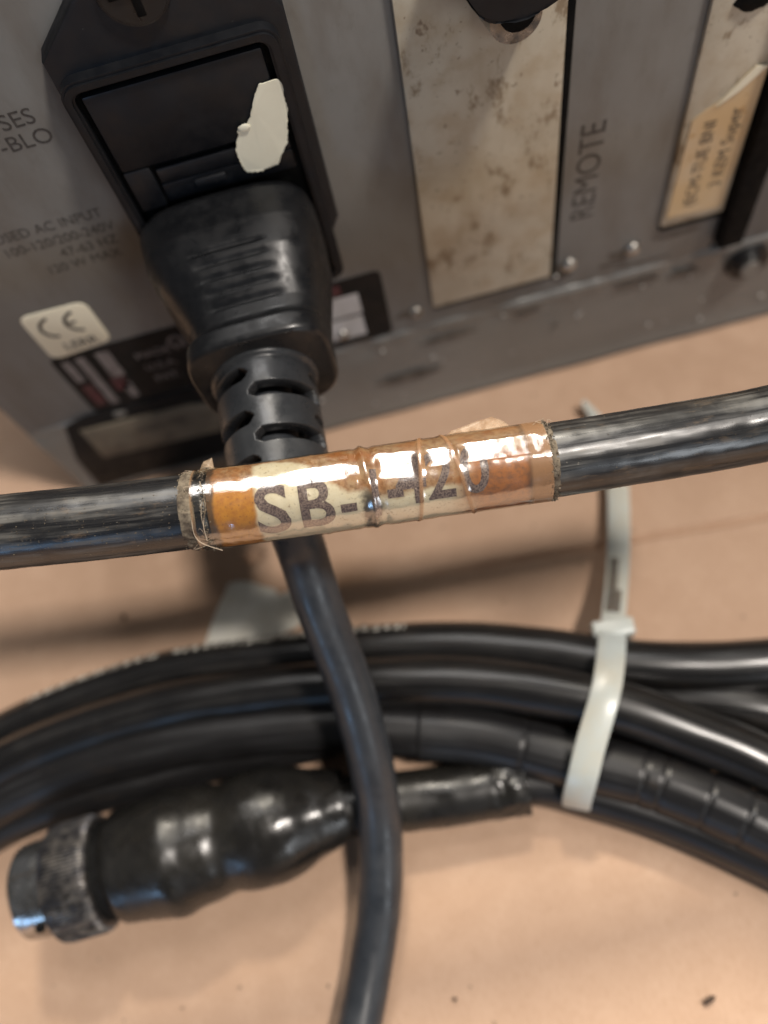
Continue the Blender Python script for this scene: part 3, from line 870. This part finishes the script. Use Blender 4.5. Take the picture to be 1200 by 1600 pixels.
# torn flaps of tape
def flap(name, px, d0, lift, label):
    bm = bmesh.new(); vs = []
    for (u, v), l in zip(px, lift): vs.append(bm.verts.new(at_d(u, v, d0 + l)))
    c = bm.verts.new(sum((v.co for v in vs), Vector()) / len(vs) + Vector((0, -.1, .15)))
    for i in range(len(vs)): bm.faces.new((vs[i], vs[(i + 1) % len(vs)], c))
    bmesh.ops.subdivide_edges(bm, edges=bm.edges[:], cuts=3, use_grid_fill=True)
    for v in bm.verts: v.co += Vector((0, 0, .18 * noise.noise(v.co * .9)))
    o = bmobj(name, bm, 'flap', labelled, label=label)
    s = o.modifiers.new('t', 'SOLIDIFY'); s.thickness = .06 * MM
flap('tape_flap', [(680, 700), (704, 674), (741, 660), (768, 651), (782, 656), (800, 668), (826, 690), (800, 700), (740, 704)], 96.2, (0, .1, .2, .3, .3, .1, 0, -.3, -.3), 'torn tape flap standing up behind the label')
flap('tape_flap', [(303, 746), (312, 734), (318, 722), (331, 715), (334, 730), (342, 737), (335, 752)], 95.4, (0, .2, .4, .4, .3, 0, -.2), 'small torn tape flap at the left end')
# dirt and fibres at both ends of the tape
def crumbs():
    bm = bmesh.new()
    def put(u, th, r, s):
        p = fgp.on(sL + u, th, r)
        q = bmesh.ops.create_icosphere(bm, subdivisions=1, radius=1)
        rot = Matrix.Rotation(random.uniform(0, 6.28), 3, Vector((random.random(), random.random(), random.random())).normalized())
        sc = Vector((s * random.uniform(.5, 1.8), s * random.uniform(.4, 1.1), s * random.uniform(.3, .9)))
        for v in q['verts']:
            v.co = rot @ Vector((v.co.x * sc.x, v.co.y * sc.y, v.co.z * sc.z)) + p
    for _ in range(420):
        th = random.uniform(-1.6, 2.4)
        put(random.gauss(-1.9, .55), th, 4.47 + random.uniform(0, .1), random.uniform(.03, .11))
    for _ in range(220):
        put(random.gauss(-.1, .25), random.uniform(-1.6, 2.4), 4.72 + random.uniform(0, .2), random.uniform(.04, .13))
    for _ in range(260):
        put(39.1 + random.gauss(.35, .4), random.uniform(-1.6, 2.4), 4.55 + random.uniform(0, .22), random.uniform(.04, .16))
    for _ in range(420):
        put(random.uniform(-26, -2), random.gauss(.7, .5), 4.45, random.uniform(.02, .07))
    for _ in range(160):
        put(40 + random.uniform(0, 28), random.gauss(.3, .7), 4.45, random.uniform(.02, .06))
    bmobj('dirt_crumbs', bm, 'dirt', labelled, kind='stuff')
    # fibres
    bm = bmesh.new()
    def fibre(pts, w=.055):
        P, q = resample(pts, .35); prev = None
        for i in range(len(P)):
            t = P[min(i + 1, len(P) - 1)] - P[max(i - 1, 0)]; t = t / (np.linalg.norm(t) + 1e-9)
            a = np.cross(t, [.3, .2, .9]); a /= np.linalg.norm(a) + 1e-9; b = np.cross(t, a)
            ring = [bm.verts.new(P[i] + w * (math.cos(k * 2.094) * a + math.sin(k * 2.094) * b)) for k in range(3)]
            if prev:
                for k in range(3): bm.faces.new((prev[k], prev[(k + 1) % 3], ring[(k + 1) % 3], ring[k]))
            prev = ring
    fibre([at_d(302, 775, 90), at_d(300, 815, 89.5), at_d(305, 838, 90), at_d(318, 850, 90.5), at_d(348, 860, 91.5)])
    fibre([at_d(312, 752, 90), at_d(321, 790, 89.4), at_d(318, 820, 89.4), at_d(324, 845, 90)])
    fibre([at_d(322, 765, 90), at_d(314, 800, 89.2), at_d(322, 838, 90)], .04)
    fibre([at_d(300, 742, 92), at_d(290, 738, 92), at_d(283, 740, 92)], .04)
    for _ in range(9):
        th = random.uniform(-1.2, 1.9); u = random.choice((-2 + random.gauss(0, .6), 39.4 + random.gauss(0, .3), -2 + random.gauss(0, .6)))
        p = fgp.on(sL + u, th, 4.6); q = fgp.on(sL + u + random.uniform(-.8, .8), th + random.uniform(-.25, .25), 4.9 + random.random() * .3); r = fgp.on(sL + u + random.uniform(-1.4, 1.4), th + random.uniform(-.35, .35), 4.7)
        fibre([p, q, r], .03)
    for _ in range(0):
        u = random.uniform(-20, -3); th = random.uniform(.3, 1.3)
        p = fgp.on(sL + u, th, 4.5); q = fgp.on(sL + u + random.uniform(.4, 1.2), th + random.uniform(-.1, .2), 4.53)
        fibre([p, (p + q) / 2, q], .03)
    bmobj('fibres', bm, 'hair', labelled, kind='stuff')
crumbs()
def fuzz(c0, c1):
    m = (c0 + c1) / 2; h = (c1 - c0) / 2
    def f(s, th):
        u = s - sL
        e = max(0, 1 - abs((u - m) / h + .5 * noise.noise(Vector((math.cos(th) * 6, math.sin(th) * 6, m)))) ** 2)
        k = noise.noise(Vector((u * 2.6, math.cos(th) * 9, math.sin(th) * 9))) + .6 * noise.noise(Vector((u * 6, math.cos(th) * 22, math.sin(th) * 22)))
        return 4.38 + .20 * min(1, e * 1.4) + .26 * e * k
    return f
tube('dirt_collar', fgp, fuzz(-3.0, -1.3), 'dirt', labelled, 200, sL - 3.2, sL - 1.2, cap=False, label='grey brown grime packed at the left tape end')
tube('dirt_collar', fgp, fuzz(38.7, 40.1), 'dirt', labelled, 200, sL + 38.6, sL + 40.3, cap=False, label='grey brown grime packed at the right tape end')

# ---------------------------------------------------------------- coil of cable
GRP = 'black cable turns tied in the coil'
def cable(px, r, mat, label, n=40, amp=.09, seed=0, extra=None, group=None):
    pts = [on_z(u, v, z) for u, v, z in px]
    p = Path(pts, .25 if extra else .6)
    f = lumpy(r, amp, seed)
    rad = (lambda s, th: f(s, th) + extra(s, th)) if extra else f
    o = tube('cable', p, rad, mat, None, n, loc=pts[len(pts) // 2][:])
    o['label'] = label; o['category'] = 'cable'; o['group'] = GRP
    return o, p
cA, pA = cable([(-500, 1420, 6), (-250, 1290, 6), (-100, 1205, 6), (0, 1152, 6), (100, 1105, 6), (250, 1055, 6), (400, 1032, 6.5), (520, 1019, 7), (700, 1008, 7), (850, 1019, 8), (960, 1036, 9), (1080, 1042, 9), (1200, 1037, 9), (1350, 1022, 8), (1600, 990, 6)],
               4.3, 'coil', 'black coil cable nearest the case with pale printing along its left part', seed=1)
cB, pB = cable([(-500, 1490, 11), (-250, 1345, 11), (-100, 1255, 11.5), (0, 1200, 12), (100, 1155, 12), (250, 1108, 12), (400, 1083, 12), (520, 1071, 12), (700, 1064, 12), (850, 1080, 12), (980, 1108, 12), (1100, 1152, 11), (1200, 1194, 10), (1350, 1265, 8), (1600, 1400, 6)],
               4.4, 'coil', 'glossy black cable on top of the coil, second from the case', seed=12)
cG, pG = cable([(560, 1010, 4.5), (760, 1050, 4.5), (900, 1078, 4.5), (1040, 1090, 5), (1150, 1102, 6), (1250, 1128, 6), (1450, 1190, 6), (1650, 1270, 6)],
               4.2, 'coil', 'black cable emerging between the two upper coil cables right of the cable tie', seed=22)
def notches(s, th):
    d = 0
    for q in NOT: d -= .22 * math.exp(-((s - q) / .35) ** 2)
    if s > S_START: d += .45
    return d
NOT = []; S_START = 1e9
ptsC = [(-500, 1560, 8), (-250, 1408, 8), (-100, 1310, 9), (0, 1252, 9.5), (100, 1207, 10), (250, 1166, 10), (400, 1142, 9.5), (520, 1134, 9), (640, 1142, 8), (750, 1152, 7.5), (880, 1183, 7.5), (1000, 1213, 7.5), (1100, 1250, 7.5), (1200, 1296, 7.5), (1350, 1378, 7), (1600, 1530, 7)]
_pc = Path([on_z(u, v, z) for u, v, z in ptsC], .6)
S_START = _pc.near(on_z(655, 1143, 8))
NOT = [_pc.near(on_z(u, v, 7.5)) for u, v in ((822, 1170), (1003, 1213), (1030, 1224), (1103, 1252), (1160, 1277))]
cC, pC = cable(ptsC, 4.45, 'coil_dull', 'coil cable in a grey black sleeve pinched by narrow rings near the cable tie', seed=31, extra=notches)
cD, pD = cable([(-500, 1600, 5), (-250, 1450, 5), (-100, 1352, 5), (0, 1290, 4.8), (100, 1248, 4.8), (200, 1222, 4.8), (350, 1180, 4.6), (480, 1155, 4.6), (620, 1120, 4.6), (760, 1110, 4.6)],
               4.2, 'coil_dull', 'lowest dull black coil cable at left, just above the round connector', seed=41)
# faint white print along the upper edge of the first coil cable
def jacket_print():
    bm = bmesh.new()
    p = pA
    for a, b in ((p.near(on_z(62, 1120, 6)), p.near(on_z(258, 1053, 6))), (p.near(on_z(285, 1050, 6)), p.near(on_z(480, 1022, 6))), (p.near(on_z(560, 1015, 6)), p.near(on_z(640, 1010, 6)))):
        s = a
        while s < b:
            w = random.choice((.5, .9, 1.2)); th0 = -.92
            q = []
            for ds, dt in ((0, 0), (w, 0), (w, .34), (0, .34)):
                q.append(bm.verts.new(p.on(s + ds, th0 + dt * random.uniform(.75, 1.1), 4.36 + .1 * 0 + .02)))
            bm.faces.new(q); s += w + random.choice((.35, .5, .9))
    bmobj('jacket_print', bm, 'wire', cA, kind='stuff')
jacket_print()

# ---- round connector with shrink boot and its own cable
conn = thing('circular_connector', on_z(60, 1400, 0), 'round cable connector with knurled metal ring and shiny black rubber boot, lower left', 'connector')
A0 = on_z(52, 1392, 10.6); A1 = on_z(500, 1266, 8.0)
ax = (A1 - A0); AL = ax.length; axn = ax.normalized()
sdv = axn.cross(Vector((0, 0, 1))).normalized(); upv = sdv.cross(axn)
def tpx(u):   # photo x along the axis -> mm from A0
    return (u - 42) / 458.0 * AL
def lathe(name, prof, mat, parent, n=72, fr=None, smooth=True, step=None, **kw):
    if step:
        P = np.array([(tpx(u), r) for u, r in prof]); q = np.arange(P[0, 0], P[-1, 0], step)
        # smooth interpolation
        rr = np.interp(q, P[:, 0], P[:, 1])
        k = np.ones(7) / 7; pad = np.concatenate([[rr[0]] * 3, rr, [rr[-1]] * 3]); rr = np.convolve(pad, k, 'valid')
        prof2 = list(zip(q, rr))
    else: prof2 = [(tpx(u), r) for u, r in prof]
    vs, fs = [], []
    for i, (t, r) in enumerate(prof2):
        for k in range(n):
            a = 2 * math.pi * k / n
            r2 = r + (fr(t, a, r) if fr else 0)
            vs.append(A0 + axn * t + (upv * math.cos(a) + sdv * math.sin(a)) * r2)
    for i in range(len(prof2) - 1):
        for k in range(n): fs.append((i * n + k, (i + 1) * n + k, (i + 1) * n + (k + 1) % n, i * n + (k + 1) % n))
    o = obj(name, vs, fs, mat, parent, smooth=smooth, **kw)
    if smooth:
        try: o.data.set_sharp_from_angle(angle=R_(35))
        except Exception: pass
    return o
lathe('connector_shell', [(34, 0), (32, 5.0), (33, 6.9), (38, 7.5), (52, 7.7), (100, 7.7)], 'chrome', conn)
# small locking pin hole
hp = A0 + axn * tpx(70) + (upv * math.cos(.95) + sdv * math.sin(.95)) * 7.65
bm = bmesh.new(); bmesh.ops.create_icosphere(bm, subdivisions=2, radius=.9)
for v in bm.verts: v.co += hp
bmobj('pin_hole', bm, 'black', conn)
lathe('coupling_ring', [(86, 7.6), (87, 8.9), (90, 9.3), (98, 9.5), (146, 9.5), (154, 9.3), (158, 8.7), (159, 7.6)], 'ring', conn, 384,
      lambda t, a, r: (-.30 if (int(a / (2 * math.pi) * 384) % 4) < 2 else 0) if r > 9.2 else 0)
lathe('gap_seal', [(154, 7.9), (182, 7.9)], 'black', conn)
boot_prof = [(172, 7.0), (174, 8.6), (182, 9.1), (215, 9.4), (255, 10.1), (268, 10.5), (280, 10.3), (296, 9.7), (322, 9.5), (340, 9.1), (352, 8.6), (366, 9.1), (392, 9.7), (425, 9.6), (452, 9.0), (474, 8.1), (492, 7.2), (506, 7.0), (520, 6.4), (545, 5.6)]
def bootw(t, a, r):
    return .14 * noise.noise(Vector((t * .16, math.cos(a) * 1.7, math.sin(a) * 1.7))) + .05 * noise.noise(Vector((t * .7, math.cos(a) * 4, math.sin(a) * 4)))
lathe('rubber_boot', boot_prof, 'boot', conn, 120, bootw, step=.35)
tp = Path([on_z(470, 1275, 8.0), on_z(520, 1262, 7.4), on_z(600, 1255, 6.2), on_z(680, 1246, 5.4), on_z(760, 1234, 5.0), on_z(822, 1224, 4.9)], .4)
tube('cable_sleeve', tp, lambda s, th: 5.0 + .12 * noise.noise(Vector((s * .3, math.cos(th) * 1.5, math.sin(th) * 1.5))) + (.35 * noise.noise(Vector((s * .9, math.cos(th) * 3, math.sin(th) * 3))) if s > tp.L - 6 else 0), 'boot', conn, 56, label='shrink sleeve cut off at its right end')
hp_ = Path([on_z(800, 1225, 4.4), on_z(860, 1226, 4.2), on_z(930, 1243, 4.2), on_z(1050, 1280, 4.2), on_z(1200, 1345, 4.2), on_z(1350, 1425, 4.4), on_z(1600, 1610, 4.6)], .6)
tube('connector_cable', hp_, lumpy(3.6, .07, 60), 'coil_dull', conn, 40)

# ---------------------------------------------------------------- cable tie
tie = thing('cable_tie', on_z(952, 990, 2), 'translucent white nylon cable tie around the coil with a long upright tail', 'cable tie')
def strap(name, pts, width_dir, w, th, step=.5, closed=False, mat='nylon', wfun=None, **kw):
    P, q = resample(pts, step)
    for _ in range(8): P[1:-1] = (P[:-2] + 2 * P[1:-1] + P[2:]) / 4
    if closed: P = P
    vs, fs = [], []
    n = len(P)
    for i in range(n):
        t = P[min(i + 1, n - 1)] - P[max(i - 1, 0)]; t /= np.linalg.norm(t)
        wd = np.array(width_dir(i / (n - 1)) if callable(width_dir) else width_dir, float); wd -= t * wd.dot(t); wd /= np.linalg.norm(wd)
        nn = np.cross(t, wd); ww = w * (wfun(i / (n - 1)) if wfun else 1)
        for a, b in ((-.5, -.35), (-.42, -.5), (.42, -.5), (.5, -.35), (.5, .35), (.42, .5), (-.42, .5), (-.5, .35)):
            vs.append(P[i] + wd * a * ww + nn * b * th)
    for i in range(n - 1):
        for k in range(8): fs.append((i * 8 + k, i * 8 + (k + 1) % 8, (i + 1) * 8 + (k + 1) % 8, (i + 1) * 8 + k))
    fs.append(list(range(8))[::-1]); fs.append([(n - 1) * 8 + k for k in range(8)])
    o = obj(name, vs, fs, mat, tie, **kw)
    try: o.data.set_sharp_from_angle(angle=R_(50))
    except Exception: pass
    return o, P
loop = [on_z(957, 988, 9.0), on_z(956, 1000, 12.2), on_z(954, 1030, 14.8), on_z(950, 1062, 16.2), on_z(943, 1095, 16.6), on_z(932, 1132, 16.0), on_z(921, 1170, 15.0), on_z(912, 1208, 13.4), on_z(905, 1235, 11.0), on_z(901, 1252, 8.0), on_z(901, 1262, 4.0),
        on_z(905, 1245, .35), on_z(925, 1150, .2), on_z(945, 1070, .2), on_z(962, 1012, .4), on_z(964, 990, 3.2), on_z(958, 986, 8.2)]
tdir = (.9, -.42, 0)
strap('strap', loop, tdir, 4.6, 1.1, .4)
hc = on_z(957, 984, 9.6)
# head: frame with a rim
bm = bmesh.new()
add_box(bm, -3.6, 3.6, -1.6, 1.6, -1.6, 1.8, .5, 3)
rot = Matrix.Rotation(math.atan2(-.10, .99), 3, 'Z')
for v in bm.verts: v.co = rot @ v.co + hc
bmobj('tie_head', bm, 'nylon', tie)
tail = [hc + Vector((0, -.4, 0)), on_z(958, 970, 9.5), on_z(962, 930, 6.8), on_z(966, 870, 4.4), on_z(967, 810, 3.2), on_z(965, 755, 2.6), on_z(956, 710, 2.2), on_z(941, 672, 2.0), on_z(926, 648, 2.0), on_z(911, 628, 2.4)]
tw, TP = strap('tail', tail, (1, -.15, 0), 4.1, 1.0, .4, wfun=lambda t: 1.0 if t < .82 else max(.22, 1 - (t - .82) * 4.2))
# dirty teeth on the lower tail
bm = bmesh.new()
_, TQ = resample(tail, .4)
for i in range(10, 120):
    if i >= len(TP) - 2: break
    if TQ[i] > 16.5 or TQ[i] < 2.0: continue
    if i % 2: continue
    t = TP[i + 1] - TP[i - 1]; t /= np.linalg.norm(t); wd = np.array((1, -.15, 0)); wd = wd - t * wd.dot(t); wd /= np.linalg.norm(wd); nn = np.cross(t, wd)
    if nn[2] < 0 and nn[1] > 0: nn = -nn
    if nn.dot(np.array([0, 0, CAM_H]) - TP[i]) < 0: nn = -nn
    c = TP[i] + nn * .52 - wd * (.25 if TQ[i] < 9 else .7)
    hw = 1.25 if TQ[i] < 9 else .8
    q = [bm.verts.new(c + wd * a * hw + t * b + nn * e) for e in (0, .16) for a, b in ((-1, -.25), (1, -.25), (1, .25), (-1, .25))]
    for f in ((4, 5, 6, 7), (0, 1, 5, 4), (1, 2, 6, 5), (2, 3, 7, 6), (3, 0, 4, 7)): bm.faces.new([q[k] for k in f])
bmobj('teeth', bm, 'toothdirt', tie, smooth=False, kind='stuff')

# ---------------------------------------------------------------- scraps on the cardboard
def sheet(name, px, z, th, mat, label, cat, curl=.6):
    bm = bmesh.new()
    P = [on_z(u, v, z) for u, v in px]
    c = sum(P, Vector()) / len(P)
    vs = [bm.verts.new(p) for p in P]; cv = bm.verts.new(c)
    for i in range(len(vs)): bm.faces.new((vs[i], vs[(i + 1) % len(vs)], cv))
    bmesh.ops.subdivide_edges(bm, edges=bm.edges[:], cuts=3, use_grid_fill=True)
    for v in bm.verts: v.co.z += curl * (.5 + noise.noise(v.co * .18)) * min(1, (v.co - c).length / 5)
    r = bmesh.ops.extrude_face_region(bm, geom=bm.faces[:])
    for e in r['geom']:
        if isinstance(e, bmesh.types.BMVert): e.co.z += th
    bmesh.ops.recalc_face_normals(bm, faces=bm.faces[:])
    o = bmobj(name, bm, mat, None, smooth=False, loc=c[:])
    o['label'] = label; o['category'] = cat
    return o
sheet('paper_scrap', [(358, 913), (375, 909), (392, 910), (410, 917), (430, 921), (437, 932), (450, 926), (466, 929), (470, 978), (430, 998), (390, 1000), (322, 1008), (338, 962)], .1, .25, 'scrap',
      'torn scrap of white paper on the cardboard behind the coil', 'paper scrap')
def splinter(u, v, ln, ang, r, label):
    c = on_z(u, v, r * .8)
    bm = bmesh.new()
    q = bmesh.ops.create_icosphere(bm, subdivisions=3, radius=1)
    for w in q['verts']:
        k = 1 + .35 * noise.noise(w.co * 2 + Vector((u, 0, 0)))
        x, y, z = w.co.x * ln * k, w.co.y * r * k, w.co.z * r * .8
        w.co = Vector((c.x + x * math.cos(ang) - y * math.sin(ang), c.y + x * math.sin(ang) + y * math.cos(ang), c.z + z))
    o = bmobj('splinter', bm, 'splinter', None, loc=c[:])
    o['label'] = label; o['category'] = 'debris'
splinter(1108, 1563, 1.15, .25, .36, 'dark brown splinter lying on the cardboard in the lower right corner')
splinter(711, 1562, .4, .3, .2, 'tiny dark crumb on the cardboard right of the cord near the bottom edge')
splinter(193, 964, .6, 1.7, .45, 'small brown speck on the cardboard under the left end of the front cable')

def dust():
    bm = bmesh.new()
    for _ in range(55):
        u, v = random.uniform(-100, 1300), random.uniform(600, 1650)
        c = on_z(u, v, -.1); L = random.uniform(.08, .5); a = random.uniform(0, 3.14); w = random.uniform(.04, .12)
        dx, dy = Vector((math.cos(a), math.sin(a), 0)) * L, Vector((-math.sin(a), math.cos(a), 0)) * w
        up = Vector((0, 0, .12))
        p = [c - dx - dy, c + dx - dy * .4, c + dx * .8 + dy, c - dx * .7 + dy]
        lo = [bm.verts.new(q) for q in p]; hi = [bm.verts.new(q * 1.0 + up) for q in p]
        bm.faces.new(hi)
        for k in range(4): bm.faces.new((lo[k], lo[(k + 1) % 4], hi[(k + 1) % 4], hi[k]))
    o = bmobj('dust_specks', bm, 'dirt', None, smooth=False, kind='stuff')
    o['label'] = 'fine brown dust specks scattered on the cardboard'; o['category'] = 'dust'
dust()
